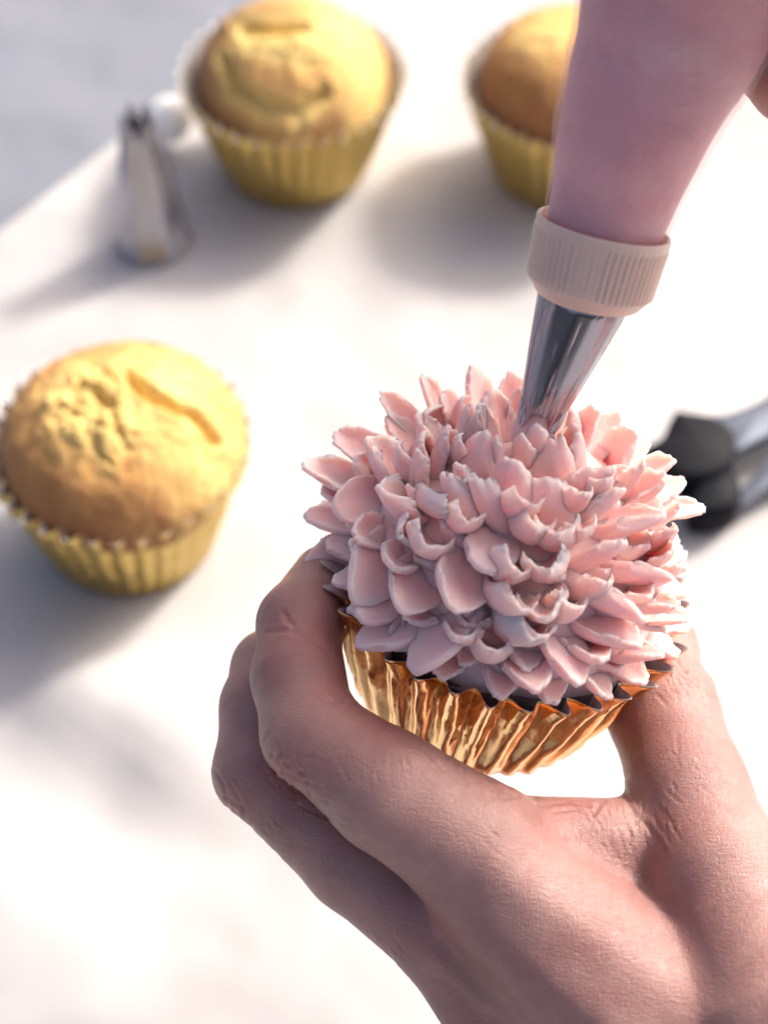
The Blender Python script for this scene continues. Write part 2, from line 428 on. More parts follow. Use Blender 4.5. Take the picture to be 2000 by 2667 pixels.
THB = J((2010, 2620, 31.6, 1.75), (1868, 2270, 32.8, 1.30), (1790, 2050, 33.9, 1.12), (1722, 1842, 35.2, 1.10), (1690, 1690, 36.6, 0.95), (1664, 1585, 37.8, 0.75))
def hand_sdf(p):
    def c(*r): (a, ra), (b, rb) = J(*r); return rcone(p, a, b, ra, rb)
    palm = c((1235, 2225, 32.5, 1.2), (1900, 2900, 32.0, 1.9))
    palm = smin(palm, c((1185, 2440, 33.8, 1.1), (1720, 3080, 33.6, 1.9)), 0.8)
    palm = smin(palm, c((1320, 2540, 35.6, 1.0), (1700, 3100, 35.4, 1.6)), 0.7)
    palm = smin(palm, c((1470, 2660, 36.8, 0.9), (1800, 3150, 36.0, 1.5)), 0.7)
    palm = smin(palm, c((1500, 2420, 33.0, 1.1), (2000, 2750, 32.2, 1.8)), 0.9)
    palm = smin(palm, c((1900, 2900, 32.2, 2.0), (2350, 3500, 33.0, 2.3)), 0.9)
    web = c((1370, 2192, 33.1, 0.82), (1700, 2215, 33.7, 0.95))
    palm = smin(palm, web, 0.45)
    th = chain(p, THB, 0.3); d1 = smin(palm, th, 0.45)
    i = smin(palm, chain(p, IDX), 0.35); m = smin(palm, chain(p, MID), 0.3)
    r = smin(palm, chain(p, RNG), 0.4); k = smin(palm, chain(p, PNK), 0.4)
    d = smin(i, m, 0.04); d = smin(d, r, 0.07); d = smin(d, k, 0.07)
    return smin(d, d1, 0.12)

def surface_nets(sdf, lo, hi, h, blk=16):
    lo = np.array(lo, float); n = np.ceil((np.array(hi) - lo) / h / blk).astype(int)
    N = n * blk + 1; Fv = np.full(N, 9.0, dtype=np.float32)
    for bi in range(n[0]):
        for bj in range(n[1]):
            cz = lo[None, :] + h * (np.array([[bi, bj, bk] for bk in range(n[2])]) * blk + blk / 2)
            dc = sdf(cz); lim = h * blk * 0.9 + 0.3
            for bk in range(n[2]):
                s = [slice(bi * blk, bi * blk + blk + 1), slice(bj * blk, bj * blk + blk + 1), slice(bk * blk, bk * blk + blk + 1)]
                if abs(dc[bk]) > lim: Fv[tuple(s)] = np.where(np.abs(Fv[tuple(s)]) < 8, Fv[tuple(s)], np.sign(dc[bk]) * 5); continue
                g = np.stack(np.meshgrid(*[np.arange(x.start, x.stop) for x in s], indexing='ij'), -1).reshape(-1, 3)
                Fv[tuple(s)] = sdf(lo + h * g).reshape(blk + 1, blk + 1, blk + 1)
    ins = Fv < 0
    cs = [ins[a:N[0] - 1 + a, b:N[1] - 1 + b, c:N[2] - 1 + c] for a in (0, 1) for b in (0, 1) for c in (0, 1)]
    tot = sum(x.astype(np.int8) for x in cs); act = (tot > 0) & (tot < 8)
    ids = -np.ones(act.shape, dtype=np.int64); ids[act] = np.arange(act.sum()); ijk = np.argwhere(act)
    pos = np.zeros((len(ijk), 3)); cnt = np.zeros(len(ijk))
    cor = [np.array(x) for x in np.ndindex(2, 2, 2)]
    for a in cor:
        for ax in range(3):
            if a[ax]: continue
            b = a.copy(); b[ax] = 1
            fa = Fv[tuple((ijk + a).T)]; fb = Fv[tuple((ijk + b).T)]; mk = (fa < 0) != (fb < 0)
            t = np.where(mk, fa / np.where(mk, fa - fb, 1), 0)
            pos[mk] += (a + t[:, None] * (b - a))[mk]; cnt[mk] += 1
    V = lo + h * (ijk + pos / cnt[:, None]); F = []
    for ax in range(3):
        o1, o2 = [x for x in range(3) if x != ax]
        sl = [slice(1, -1)] * 3; sl[ax] = slice(0, N[ax] - 1); A = ins[tuple(sl)]
        sl2 = [slice(1, -1)] * 3; sl2[ax] = slice(1, N[ax]); Bq = ins[tuple(sl2)]
        e = np.argwhere(A != Bq); off = np.ones(3, int); off[ax] = 0; e = e + off
        inside_first = ins[tuple(e.T)]
        u = np.zeros(3, int); u[o1] = 1; v = np.zeros(3, int); v[o2] = 1
        q = np.stack([ids[tuple((e - u - v).T)], ids[tuple((e - v).T)], ids[tuple(e.T)], ids[tuple((e - u).T)]], 1)
        fl = inside_first if ax != 1 else ~inside_first
        q[~fl] = q[~fl][:, ::-1]; F.append(q)
    F = np.vstack(F); F = F[(F >= 0).all(1)]
    return V, F

def fast_mesh(name, V, F, m, attr=None):
    me = bpy.data.meshes.new(name)
    me.vertices.add(len(V)); me.vertices.foreach_set('co', (V * S).astype(np.float32).ravel())
    me.loops.add(len(F) * 4); me.loops.foreach_set('vertex_index', F.astype(np.int32).ravel())
    me.polygons.add(len(F)); me.polygons.foreach_set('loop_start', np.arange(0, len(F) * 4, 4, dtype=np.int32))
    me.polygons.foreach_set('loop_total', np.full(len(F), 4, dtype=np.int32))
    me.polygons.foreach_set('use_smooth', np.ones(len(F), dtype=bool))
    me.update(calc_edges=True); me.materials.append(m)
    for k, a in (attr or {}).items():
        at = me.attributes.new(k, 'FLOAT', 'POINT'); at.data.foreach_set('value', a.astype(np.float32))
    o = bpy.data.objects.new(name, me); C.objects.link(o); return o

def sdf_normals(sdf, V, e=0.03):
    N = np.zeros_like(V)
    for ax in range(3):
        d = np.zeros(3); d[ax] = e; N[:, ax] = sdf(V + d) - sdf(V - d)
    return N / np.linalg.norm(N, axis=1)[:, None]

# holding hand
pts = np.array([j[0] for c in (IDX, MID, RNG, PNK, THB) for j in c])
lo = pts.min(0) - 1.6; hi = pts.max(0) + 1.6
lo = np.minimum(lo, P(1700, 3050, 33) - 1.5); hi = np.maximum(hi, P(2000, 2900, 33) + 1.0)
Vh, Fh = surface_nets(hand_sdf, lo, hi, 0.035)
Nh = sdf_normals(hand_sdf, Vh)
pj = project(Vh); q = pj[:, :2]; front = np.clip(-(Nh @ FWD) * 2 + 0.6, 0, 1)
def lines(seed, c, ang, n, ln, spread, jit=0.35):
    r = random.Random(seed); out = []
    for _ in range(n):
        x = c[0] + r.gauss(0, spread[0]); y = c[1] + r.gauss(0, spread[1]); a = math.radians(ang) + r.gauss(0, jit); l = ln * r.uniform(.5, 1.3)
        b = a + r.gauss(0, 0.4)
        out.append([(x - l * math.cos(a), y - l * math.sin(a)), (x, y), (x + l * math.cos(b), y + l * math.sin(b))])
    return out
deep = [[(700, 1646), (750, 1643), (783, 1652), (822, 1672), (860, 1700)], [(739, 1596), (750, 1617), (765, 1632)],
        [(900, 1822), (866, 1829), (838, 1826)], [(1630, 2020), (1600, 2055), (1563, 2092), (1545, 2120)],
        [(1623, 2050), (1640, 2105), (1696, 2165), (1730, 2215)], 
        [(1640, 2120), (1660, 2150)]]
mid_ = [[(700, 1955), (715, 1975), (738, 1962), (748, 1940)], [(720, 1925), (735, 1950), (725, 1985)], [(700, 1985), (725, 2010), (760, 2015), (790, 2012)],
        [(745, 1985), (770, 2010), (765, 2045)], [(735, 2010), (790, 2035), (835, 2050)], [(755, 2050), (800, 2075), (855, 2090)],
        [(775, 1960), (765, 1990), (790, 2020)], [(712, 2002), (705, 1980), (715, 1950)], [(780, 2100), (830, 2120), (900, 2150)],
        [(690, 1930), (705, 1905)], [(765, 2045), (770, 2080)], [(800, 2040), (810, 2080)],
        [(560, 2005), (585, 2045), (592, 2090)], [(575, 2070), (605, 2085), (640, 2110)], [(600, 2040), (625, 2080), (640, 2130)],
        [(1107, 1955), (1140, 1990), (1155, 2010)], [(1180, 1985), (1200, 2025), (1215, 2045)], [(1210, 1985), (1205, 2025)],
        [(1250, 2010), (1290, 2045), (1330, 2070)], [(1270, 2070), (1310, 2080), (1350, 2075)], [(1300, 2030), (1330, 2050)],
        [(1390, 2080), (1440, 2070), (1520, 2080), (1560, 2075)], [(1400, 2098), (1470, 2090), (1540, 2100)], [(1440, 2115), (1500, 2108), (1550, 2118)]]
fine = lines(1, (635, 2150), 60, 26, 16, (45, 55)) + lines(2, (780, 2040), 40, 22, 16, (50, 40), .9) \
     + lines(3, (1800, 1740), 60, 26, 38, (30, 45), .2) + lines(4, (1620, 2170), 66, 26, 36, (70, 45), .2) + lines(5, (1290, 2060), 30, 16, 16, (55, 30), .7) \
     + lines(6, (1850, 1920), 50, 22, 18, (40, 80), .6) + lines(7, (700, 2230), 45, 24, 18, (70, 55), .4) + lines(8, (1020, 2480), 60, 22, 18, (40, 60), .6) + lines(9, (640, 2130), 20, 30, 12, (50, 60), .9) + lines(10, (770, 2030), 100, 30, 11, (60, 45), .9) + lines(11, (1790, 1760), 55, 26, 30, (45, 50), .3) + lines(12, (1560, 2150), 62, 40, 30, (110, 55), .18) + lines(13, (1120, 2000), 70, 24, 16, (80, 25), .3)
dis = np.zeros(len(Vh))
def carve(L, wd, dep):
    global dis
    for l in L:
        a = np.array(l); b0 = a.min(0) - wd * 4; b1 = a.max(0) + wd * 4
        m = ((q > b0) & (q < b1)).all(1) & (front > 0)
        if m.any():
            d = seg_dist(q[m], l); dis[m] -= dep * np.exp(-(d / wd) ** 2) * front[m]
            dis[m] += 0.3 * dep * np.exp(-((d - 2 * wd) / wd) ** 2) * front[m]
carve(deep, 7, 0.024); carve(mid_, 4.8, 0.018); carve(fine, 4.2, 0.0075)
for l, wd, hh in (([(1150, 2500), (1240, 2585), (1380, 2680)], 26, 0.07), ([(1290, 2260), (1560, 2420), (1900, 2700)], 70, 0.07), ([(1180, 2400), (1400, 2560), (1600, 2700)], 60, 0.06)):
    d = seg_dist(q, l); dis += hh * np.exp(-(d / wd) ** 2) * front
low = np.array([mn.noise(Vector(v) * 0.8) for v in Vh[::1]]) if len(Vh) < 120000 else None
if low is not None: dis += 0.02 * low
Vh2 = Vh + Nh * dis[:, None]
# redness: fingertip, web, thumb side
red = np.zeros(len(Vh))
for (x, y, r_, s_) in ((830, 1660, 110, .5), (1480, 2090, 90, .45), (1620, 1880, 70, .6), (880, 1790, 90, .4), (750, 2010, 75, .45), (600, 2110, 60, .4), (1800, 1760, 90, .35), (1120, 2420, 110, .3), (1000, 1880, 80, .3)):
    red = np.maximum(red, s_ * np.exp(-(((q[:, 0] - x) ** 2 + (q[:, 1] - y) ** 2) / r_ ** 2)))
hand = fast_mesh('person', Vh2, Fh, SKIN, {'red': red})
tag(hand, 'bare left hand gripping the frosted cupcake between thumb and curled fingers', 'person')

# ------------------------------------------------------------------ frosted cupcake
h_ = 3.02
held = empty('frosted_cupcake', toW((0, 0, -h_)), 'cupcake held in the hand, piped with pink flower petals in a foil cup', 'cupcake')
base0 = toW((0, 0, -h_))
def warp_held(V):
    W = toW(V + np.array([0, 0, -h_])); 
    for _ in range(6):
        d = hand_sdf(W); m = d < 0.05
        if not m.any(): break
        L = toL(W[m]); ax = L.copy(); ax[:, :2] = 0; dirn = toW(ax) - W[m]; ln = np.linalg.norm(dirn, axis=1)[:, None] + 1e-6
        W[m] += dirn / ln * np.minimum((0.06 - d[m])[:, None], 0.5 * ln)
    return W - base0
liner(3.55, 2.52, h_, 33, 0.19, [FOIL, INNER], 'foil_cup', held, warp=warp_held, scallop=0.13, seed=5, per=20, crumple=0.045, flare=0.13, crisp=True)
# cake just below the rim
Vc = []; na = 96
for (r, z) in ((0.0, 0.1), (1.5, 0.05), (2.6, -0.05), (3.1, -0.3), (2.9, -1.0), (2.3, -3.0)):
    for j in range(na):
        t = 2 * math.pi * j / na; k = 1 + 0.02 * mn.noise(Vector((math.cos(t) * 2, math.sin(t) * 2, r)))
        Vc.append((r * k * math.cos(t), r * k * math.sin(t), z))
mesh('cake', toW(Vc) - base0, grid_faces(na, 6), SHADECAKE, held)
# buttercream mound
MR, MH, MZ = 3.1, 2.95, 0.12
Vm = []; nr = 40; na = 120
for i in range(nr):
    a = i / (nr - 1) * math.pi * 0.56
    for j in range(na):
        t = 2 * math.pi * j / na; r = math.sin(a); z = math.cos(a)
        k = 1 + 0.03 * mn.fractal(Vector((r * math.cos(t) * 3, r * math.sin(t) * 3, z * 3)), 1, 2, 3)
        Vm.append((MR * r * k * math.cos(t), MR * r * k * math.sin(t), MZ + MH * z * k))
frosting = mesh('frosting', toW(Vm) - base0, grid_faces(na, nr), FROST, held)

def hit(px, py, R, H, z0, outside='keep'):
    o = toL(CAM); d = ray(px, py) @ Mx; s = np.array([1 / R, 1 / R, 1 / H]); o2 = (o - np.array([0, 0, z0])) * s; d2 = d * s
    A_, B_, C_ = d2 @ d2, o2 @ d2, o2 @ o2 - 1; D = B_ * B_ - A_ * C_
    if D > 0: return o + d * ((-B_ - math.sqrt(D)) / A_)
    p = o + d * (-B_ / A_)
    if outside == 'pull':
        l = (p - np.array([0, 0, z0])) * s; p = l / np.linalg.norm(l) / s + np.array([0, 0, z0])
    return p

def petal(Bp, Tp, W, curl=0.5, bend=0.25, ragged=0.06, seed=0, flat=False, flip=1.0, pinch=0.0):
    rs = random.Random(seed); Bp = np.array(Bp, float); Tp = np.array(Tp, float)
    d = Tp - Bp; Ln = np.linalg.norm(d); d /= Ln
    rad = np.array([Bp[0], Bp[1], 0.0]) + 1e-4; rad /= np.linalg.norm(rad)
    u = np.array([0, 0, 1.0]) - 0.9 * rad; u = nrm(u - d * (u @ d)); s = np.cross(d, u)
    tw = rs.uniform(-.35, .35); u, s = u * math.cos(tw) + s * math.sin(tw), s * math.cos(tw) - u * math.sin(tw)
    u = u * flip; nu, nv = 21, 22; top = []; bot = []
    B0 = Bp - d * 0.35; L2 = Ln + 0.35; off = Vector((rs.uniform(0, 50), rs.uniform(0, 50), 0)); asym = rs.uniform(-.25, .25)
    drop = rs.uniform(0.30, 0.46) if bend >= 0.2 else (rs.uniform(0.3, 0.45) if curl < 0.45 else rs.uniform(0.38, 0.62))
    for i in range(nv):
        v = i / (nv - 1)
        wv = (0.60 + 0.40 * math.sin(min(v / 0.6, 1) * math.pi / 2)) * (1 - 0.22 * max(0, (v - 0.65) / 0.35) ** 2)
        for j in range(nu):
            a = -1 + 2 * j / (nu - 1)
            rg = ragged * (mn.noise(off + Vector((a * 3.2, v * 5, 0))) + 0.35 * mn.noise(off + Vector((a * 9, v * 10, 3))))
            edge = max(abs(a) ** 5, v ** 8)
            lv = v * L2 - drop * W * (abs(a) ** 2.2) * (v ** 2) + rg * edge * 1.5
            x = a * W / 2 * wv * (1 + asym * a * .3) + rg * edge * 0.6 * math.copysign(1, a)
            x *= 1 - 0.15 * curl * abs(a)
            z = curl * W * 0.34 * wv * (abs(a) ** 2.0) + bend * L2 * (v ** 2.6) * 1.3 + 0.03 * mn.noise(off + Vector((a * 2, v * 2, 7)))
            z -= bend * L2 * 0.25 * v + pinch * v * v
            p = B0 + d * lv + s * x + u * z
            th = 0.275 * (1 - 0.45 * edge) * (1.25 - 0.5 * v) * min(1, W)
            top.append(p + u * th / 2); bot.append(p - u * th / 2)
    V = np.array(top + bot); n = nu * nv
    F = grid_faces(nu, nv, False) + grid_faces(nu, nv, False, off=n, flip=True)
    for i in range(nv - 1):
        a, b = i * nu, (i + 1) * nu; F.append((a, b, n + b, n + a)); a, b = a + nu - 1, b + nu - 1; F.append((b, a, n + a, n + b))
    for j in range(nu - 1):
        F.append((j + 1, j, n + j, n + j + 1)); a = (nv - 1) * nu + j; F.append((a, a + 1, n + a + 1, n + a))
    return mesh('petal', toW(V) - base0, F, FROST, frosting)

SR, SH, SZ = 4.05, 3.75, 0.3
# tip px, base px, width px, curl, bend
PET = [
 (1082,985,1145,1070,62,.5,.1),(984,1032,1085,1083,62,.5,.1),(1234,953,1241,1045,88,.4,.0),(1331,974,1331,1065,84,.4,.0),
 (865,1144,984,1150,88,.5,.1),(778,1227,923,1250,92,.5,.1),(793,1343,885,1356,86,.3,.0),(934,1165,1035,1268,112,.75,.2),
 (1067,1079,1125,1150,118,.5,.15),(1176,1036,1187,1125,78,.6,.1),(1201,1054,1190,1160,70,.7,.1),(1222,1072,1210,1160,64,.7,.1),
 (1270,1015,1277,1155,118,.5,.05),(1075,1144,1085,1230,88,.5,.1),(1143,1108,1128,1230,78,.8,.1),(1057,1198,1088,1285,56,.6,.2),
 (862,1330,990,1305,122,.35,.05),(960,1312,1070,1345,118,.75,.25),(1102,1362,1085,1275,74,.6,.2),(1125,1268,1222,1368,88,.75,.2),
 (1248,1135,1215,1250,108,.6,.1),(1276,1146,1283,1230,44,.5,.1),(1179,1222,1215,1332,76,.7,.1),(1214,1298,1305,1375,86,.7,.25),
 (1322,1200,1326,1350,128,.35,.05),(1517,1075,1502,1140,96,.5,.1),(1520,1116,1505,1225,116,.7,.1),(1669,1123,1600,1205,96,.5,.1),
 (1763,1216,1655,1240,76,.5,.1),(1835,1325,1727,1316,60,.5,.0),(1745,1262,1643,1303,96,.6,.1),(1683,1231,1615,1292,72,.8,.1),
 (1602,1243,1492,1303,108,.6,.1),(1633,1292,1515,1368,76,.8,.1),(1736,1362,1580,1383,128,.5,.1),(1787,1340,1725,1362,52,.6,.1),
 (1385,1118,1392,1225,100,.5,.1),(1455,1155,1450,1268,122,.7,.1),(1423,1290,1425,1375,118,.5,.25),
 (794,1478,915,1436,106,.3,.0),(925,1570,991,1436,138,.25,.0),(938,1615,1006,1555,104,.3,.0),(1032,1605,1085,1498,130,.35,.1),
 (925,1680,1071,1642,124,.3,.0),(1158,1606,1201,1472,136,.4,.15),(1072,1752,1208,1612,132,.25,.0),(1085,1483,1108,1415,122,.7,.3),
 (1246,1752,1266,1697,108,.8,.35),(1326,1650,1293,1555,118,.8,.35),(1336,1715,1313,1635,118,.8,.35),(1250,1483,1288,1414,120,.3,.0),
 (1302,1549,1302,1483,112,.8,.35),(1439,1556,1421,1483,116,.8,.35),(1455,1462,1442,1405,122,.75,.3),(1421,1664,1414,1565,128,.8,.3),
 (1665,1638,1500,1534,122,.5,.1),(1665,1700,1529,1635,108,.6,.1),(1745,1527,1584,1494,104,.5,.1),(1636,1434,1500,1480,84,.6,.1),
 (1793,1617,1674,1624,48,.4,.0),(1764,1598,1656,1580,82,.6,.1),(1502,1790,1442,1675,118,.5,.05),(1395,1812,1367,1725,118,.45,.1),
 (1381,1713,1348,1646,110,.8,.3),(1725,1707,1602,1718,70,.5,.0),(1565,1740,1515,1697,104,.6,.1),(1774,1498,1700,1519,80,.6,.1),
 (1755,1405,1690,1429,90,.5,.1),(1762,1455,1690,1468,78,.5,.1),(1345,1385,1330,1320,96,.7,.3),(1180,1420,1190,1350,92,.7,.3),
 (1370,1440,1365,1385,104,.8,.3),(1010,1410,1075,1380,92,.7,.2),(905,1405,985,1385,92,.5,.1),(1540,1420,1480,1400,92,.7,.2),
 (1530,1330,1455,1335,88,.7,.2),(1580,1560,1505,1560,90,.7,.2),(1000,1510,1050,1450,96,.5,.2),(1190,1700,1215,1650,96,.6,.2),
 (1470,1640,1440,1600,96,.7,.3),(1175,1150,1180,1200,60,.6,.1),(1345,1150,1350,1210,70,.6,.1),(1590,1290,1540,1330,70,.7,.2),
 (1700,1570,1620,1560,80,.6,.1),(1000,1190,1060,1240,80,.6,.2),(900,1205,985,1235,80,.5,.1),(830,1290,925,1300,74,.4,.1)]
cnt_ = 0
for (tx, ty, bx, by, wd, cu, be) in PET:
    T = hit(tx, ty, SR, SH, SZ); Bq = hit(bx, by, MR, MH, MZ, 'pull')
    Zt = (toW(T) - CAM) @ FWD
    petal(Bq, T, wd * Zt / FPX * 1.28, cu, be, 0.022 if (cu < 0.45 and tx < 1200) else 0.065, seed=cnt_); cnt_ += 1
# filler layer between the mapped petals
for pol, n in ((30, 8), (47, 13), (62, 18), (74, 20), (84, 20)):
    for k in range(n):
        t = 2 * math.pi * (k + random.uniform(-.3, .3)) / n; a = math.radians(pol + random.uniform(-4, 4))
        if math.sin(t) > 0.3: continue
        z_ = MZ + MH * math.cos(a) if pol < 90 else MZ + 2.0 * math.cos(a)
        Bq = np.array([MR * 0.97 * math.sin(a) * math.cos(t), MR * 0.97 * math.sin(a) * math.sin(t), z_])
        nn = nrm([math.sin(a + .25) * math.cos(t), math.sin(a + .25) * math.sin(t), math.cos(a + .25)])
        T = Bq + nn * (random.uniform(0.42, 0.62) if pol < 80 else 0.34)
        petal(Bq, T, random.uniform(0.75, 0.95), random.uniform(.3, .7), random.uniform(.1, .3), 0.05, seed=900 + cnt_); cnt_ += 1
# far side and under layer
for ring, (pol, n) in enumerate(((20, 7), (38, 12), (55, 17), (72, 20), (88, 22))):
    for k in range(n):
        t = 2 * math.pi * (k + 0.5 * (ring % 2) + random.uniform(-.15, .15)) / n; a = math.radians(pol)
        back = math.sin(t) > 0.25 or (pol > 80)
        if not back: continue
        Bq = np.array([MR * math.sin(a) * math.cos(t), MR * math.sin(a) * math.sin(t), MZ + MH * math.cos(a)])
        a2 = a + 0.06; sc_ = 0.93 if math.sin(t) < 0.25 else 1.0
        T = np.array([SR * sc_ * math.sin(a2) * math.cos(t), SR * sc_ * math.sin(a2) * math.sin(t), SZ + SH * 0.98 * math.cos(a2)])
        p = project(toW(T)[None])[0]
        if pol < 50 and p[1] > 1180: continue
        if p[1] < 1000 and pol < 90: T = Bq + (T - Bq) * 0.7
        petal(Bq, T, random.uniform(0.65, 0.9), 0.55, 0.1, 0.06, seed=500 + cnt_); cnt_ += 1

# ------------------------------------------------------------------ piping bag
TIPZ = 33.05
def AXP(x, y, Z): return P(x, y, Z)
bag = empty('piping_bag', AXP(1393, 1120, TIPZ), 'clear piping bag full of pink frosting, steel nozzle touching the flower centre', 'piping bag')
bo = AXP(1393, 1120, TIPZ)
ringb = AXP(1534, 745, 31.9); ringt = AXP(1573, 588, 31.45); axu = nrm(ringt - ringb)
# nozzle
rt0 = AXP(1514, 790, 32.1); tip = AXP(1391, 1118, TIPZ); nzx = nrm(rt0 - tip); Ln = np.linalg.norm(rt0 - tip)
fa = nrm(-FWD - nzx * (-FWD @ nzx)); fb = np.cross(nzx, fa)
V = []; SM = []; nA = 144; rows = 60
for side in (0, 1):
    for r in range(rows):
        u = r / (rows - 1)
        for j in range(nA):
            t = 2 * math.pi * j / nA; g = math.exp(-(((t + math.pi) % (2 * math.pi) - math.pi) / 0.62) ** 4)
            lo_ = 0.42 * g
            x = lo_ + (Ln + 0.5 - lo_) * u
            R = 0.40 + (0.86 - 0.40) * min(1, x / Ln) - (0.03 if side else 0)
            fl = 1 - 0.10 * math.exp(-x / 0.8) * (1 - math.cos(2 * t)) * .5
            R *= fl * (1 + 0.022 * math.cos(t * 6 + 1) * min(1, x) + 0.008 * math.cos(t * 13 + 2) * min(1, x))
            V.append(tip + nzx * x + R * (fa * math.cos(t) + fb * math.sin(t)) - bo)
            SM.append(min(1, max(0, (mn.noise(Vector((math.cos(t) * 6, math.sin(t) * 6, x * 0.9))) + 0.9 * math.exp(-x / 0.55) - 0.28) * 3.2)))
F = grid_faces(nA, rows, flip=True) + grid_faces(nA, rows, off=nA * rows)
F += [(j, (j + 1) % nA, nA * rows + (j + 1) % nA, nA * rows + j) for j in range(nA)]
mesh('nozzle', V, F, STEELN, bag, attr={'smear': SM})
# frosting inside the tip and oozing out as a petal
V, F = loft([tip + nzx * x - bo for x in (-0.5, -0.42, -0.25, -0.05, 0.12, 0.3, 0.6)], [0.1, 0.28, 0.42, 0.43, 0.38, 0.36, 0.37], 32, lambda u, t: 1 + 0.05 * math.sin(3 * t + 4 * u))
mesh('frosting', V, F, FROST, bag)
# smears on the nozzle
for k in range(7):
    t = (-1.15, -0.95, -0.75, 0.72, 0.9, 1.1, 1.3)[k]; x0 = random.uniform(0.0, 0.1); ln = random.uniform(.3, .7)
    pts_ = []; rr_ = []
    for i in range(7):
        x = x0 + ln * i / 6; R = 0.40 + 0.46 * x / Ln - 0.02; tt = t + 0.01 * i
        pts_.append(tip + nzx * x + R * (fa * math.cos(tt) + fb * math.sin(tt)) - bo); rr_.append(0.040 * math.sin(math.pi * (i + .6) / 7.4))
    V, F = loft(pts_, rr_, 8); mesh('frosting_smear', V, F, FROST, bag)
# coupler ring with ribs
def ring_prof():
    H = np.linalg.norm(ringt - ringb)
    return H
Hh = ring_prof(); V = []; nA = 360
prof = [(-0.26, 0.80, 0), (-0.27, 0.92, 0), (-0.22, 0.99, 0), (-0.10, 1.07, 0), (0.0, 1.15, .0), (0.04, 1.17, 1), (0.3, 1.19, 1), (0.6, 1.21, 1), (Hh - 0.22, 1.235, 1), (Hh - 0.17, 1.245, 0), (Hh - 0.05, 1.25, 0), (Hh, 1.24, 0), (Hh + 0.02, 1.21, 0), (Hh, 1.17, 0), (Hh - 0.3, 1.04, 0)]
ga = nrm(-FWD - axu * (-FWD @ axu)); gb = np.cross(axu, ga)
for (x, R, rb_) in prof:
    for j in range(nA):
        t = 2 * math.pi * j / nA; g = abs((j % 6) - 3) / 3.0
        ribon = rb_ * (0.25 if (math.cos(t * 3 + 0.5) > 0.80) else 1)
        V.append(ringb + axu * x + (R + 0.055 * ribon * (g - 0.5)) * (ga * math.cos(t) + gb * math.sin(t)) - bo)
mesh('coupler_ring', V, grid_faces(nA, len(prof), flip=False), COUPLER, bag)
# filling and film
CEN = [(1556, 650, 31.6, 1.10), (1573, 585, 31.45, 1.15), (1607, 480, 31.15, 1.25), (1641, 367, 30.8, 1.42), (1690, 225, 30.4, 1.58), (1745, 83, 30.0, 1.76), (1850, -250, 29.0, 2.1), (1960, -560, 28.1, 2.15), (2060, -820, 27.4, 1.5), (2100, -930, 27.1, 0.7)]
ci = interp([(*P(a, b, c), r) for a, b, c, r in CEN], 90)
def bagsec(k0):
    def f(u, t):
        return 1 + 0.016 * mn.noise(Vector((math.cos(t) * 1.5, math.sin(t) * 1.5, u * 9 + k0))) + 0.006 * math.sin(t * 5 + u * 14)
    return f
V, F = loft(ci[:, :3] - bo, ci[:, 3] * 0.945, 96, lambda u, t: bagsec(0)(u, t) * (1 - 0.05 * max(0, mn.noise(Vector((math.cos(t), math.sin(t), u * 4 + 9))) + 0.35))); mesh('filling', V, F, FILLING, bag)
V, F = loft(ci[:, :3] - bo, ci[:, 3], 128, lambda u, t: bagsec(4)(u, t) + 0.016 * max(0, mn.noise(Vector((math.cos(t) * 4, math.sin(t) * 4, u * 26)))) + 0.022 * math.exp(-((u - 0.175 - 0.012 * math.sin(t)) / 0.006) ** 2) * max(0, math.sin(t * 2 + 1)) + 0.018 * math.exp(-(((t * 1.0 + u * 1.2) % 2.1 - 1.0) / 0.05) ** 2), cap0=False)
mesh('plastic_film', V, F, FILM, bag)

# ------------------------------------------------------------------ second hand (squeezing the bag, a finger shows at the frame edge)
def JJ(rows): return [(P(x, y, z), r) for x, y, z, r in rows]
G1 = JJ([(2420, -90, 28.5, 1.15), (2240, 150, 29.8, 0.95), (2075, 200, 31.6, 0.85), (1960, 120, 33.0, 0.75)])
G2 = JJ([(2440, -330, 28.0, 1.15), (2300, -110, 29.3, 0.95), (2150, -60, 31.2, 0.85), (1990, -120, 32.8, 0.75)])
G3 = JJ([(2450, -570, 27.6, 1.1), (2330, -350, 28.8, 0.95), (2180, -300, 30.8, 0.85), (2020, -360, 32.2, 0.72)])
G4 = JJ([(2450, -800, 27.2, 1.0), (2340, -600, 28.2, 0.85), (2200, -560, 30.0, 0.75), (2060, -600, 31.4, 0.65)])
GT = JJ([(2500, -300, 26.2, 1.3), (2300, -420, 25.0, 1.1), (2120, -480, 24.9, 1.0), (1980, -420, 25.2, 0.8)])
def hand2_sdf(p):
    def c(rows): (a, ra), (b, rb) = JJ(rows); return rcone(p, a, b, ra, rb)
    palm = c([(2440, -100, 28.5, 1.1), (2750, -500, 28.3, 1.7)])
    palm = smin(palm, c([(2450, -340, 28.0, 1.1), (2760, -560, 28.0, 1.8)]), 0.7)
    palm = smin(palm, c([(2450, -580, 27.6, 1.1), (2800, -700, 27.6, 1.8)]), 0.7)
    palm = smin(palm, c([(2450, -800, 27.2, 1.0), (2850, -900, 27.3, 1.6)]), 0.7)
    palm = smin(palm, c([(2750, -600, 28.0, 2.0), (3300, -900, 28.0, 2.4)]), 0.8)
    d = None
    for g in (G1, G2, G3, G4, GT):
        f = smin(palm, chain(p, g), 0.4); d = f if d is None else smin(d, f, 0.07)
    return d
p2 = np.array([j[0] for c in (G1, G2, G3, G4, GT) for j in c]); p2 = np.vstack([p2, P(3200, -860, 28)])
V2, F2 = surface_nets(hand2_sdf, p2.min(0) - 1.8, p2.max(0) + 1.8, 0.10)
h2 = fast_mesh('person', V2, F2, SKIN, {'red': np.full(len(V2), 0.35)})
tag(h2, 'hand squeezing the piping bag, only a finger edge showing at the right', 'person')

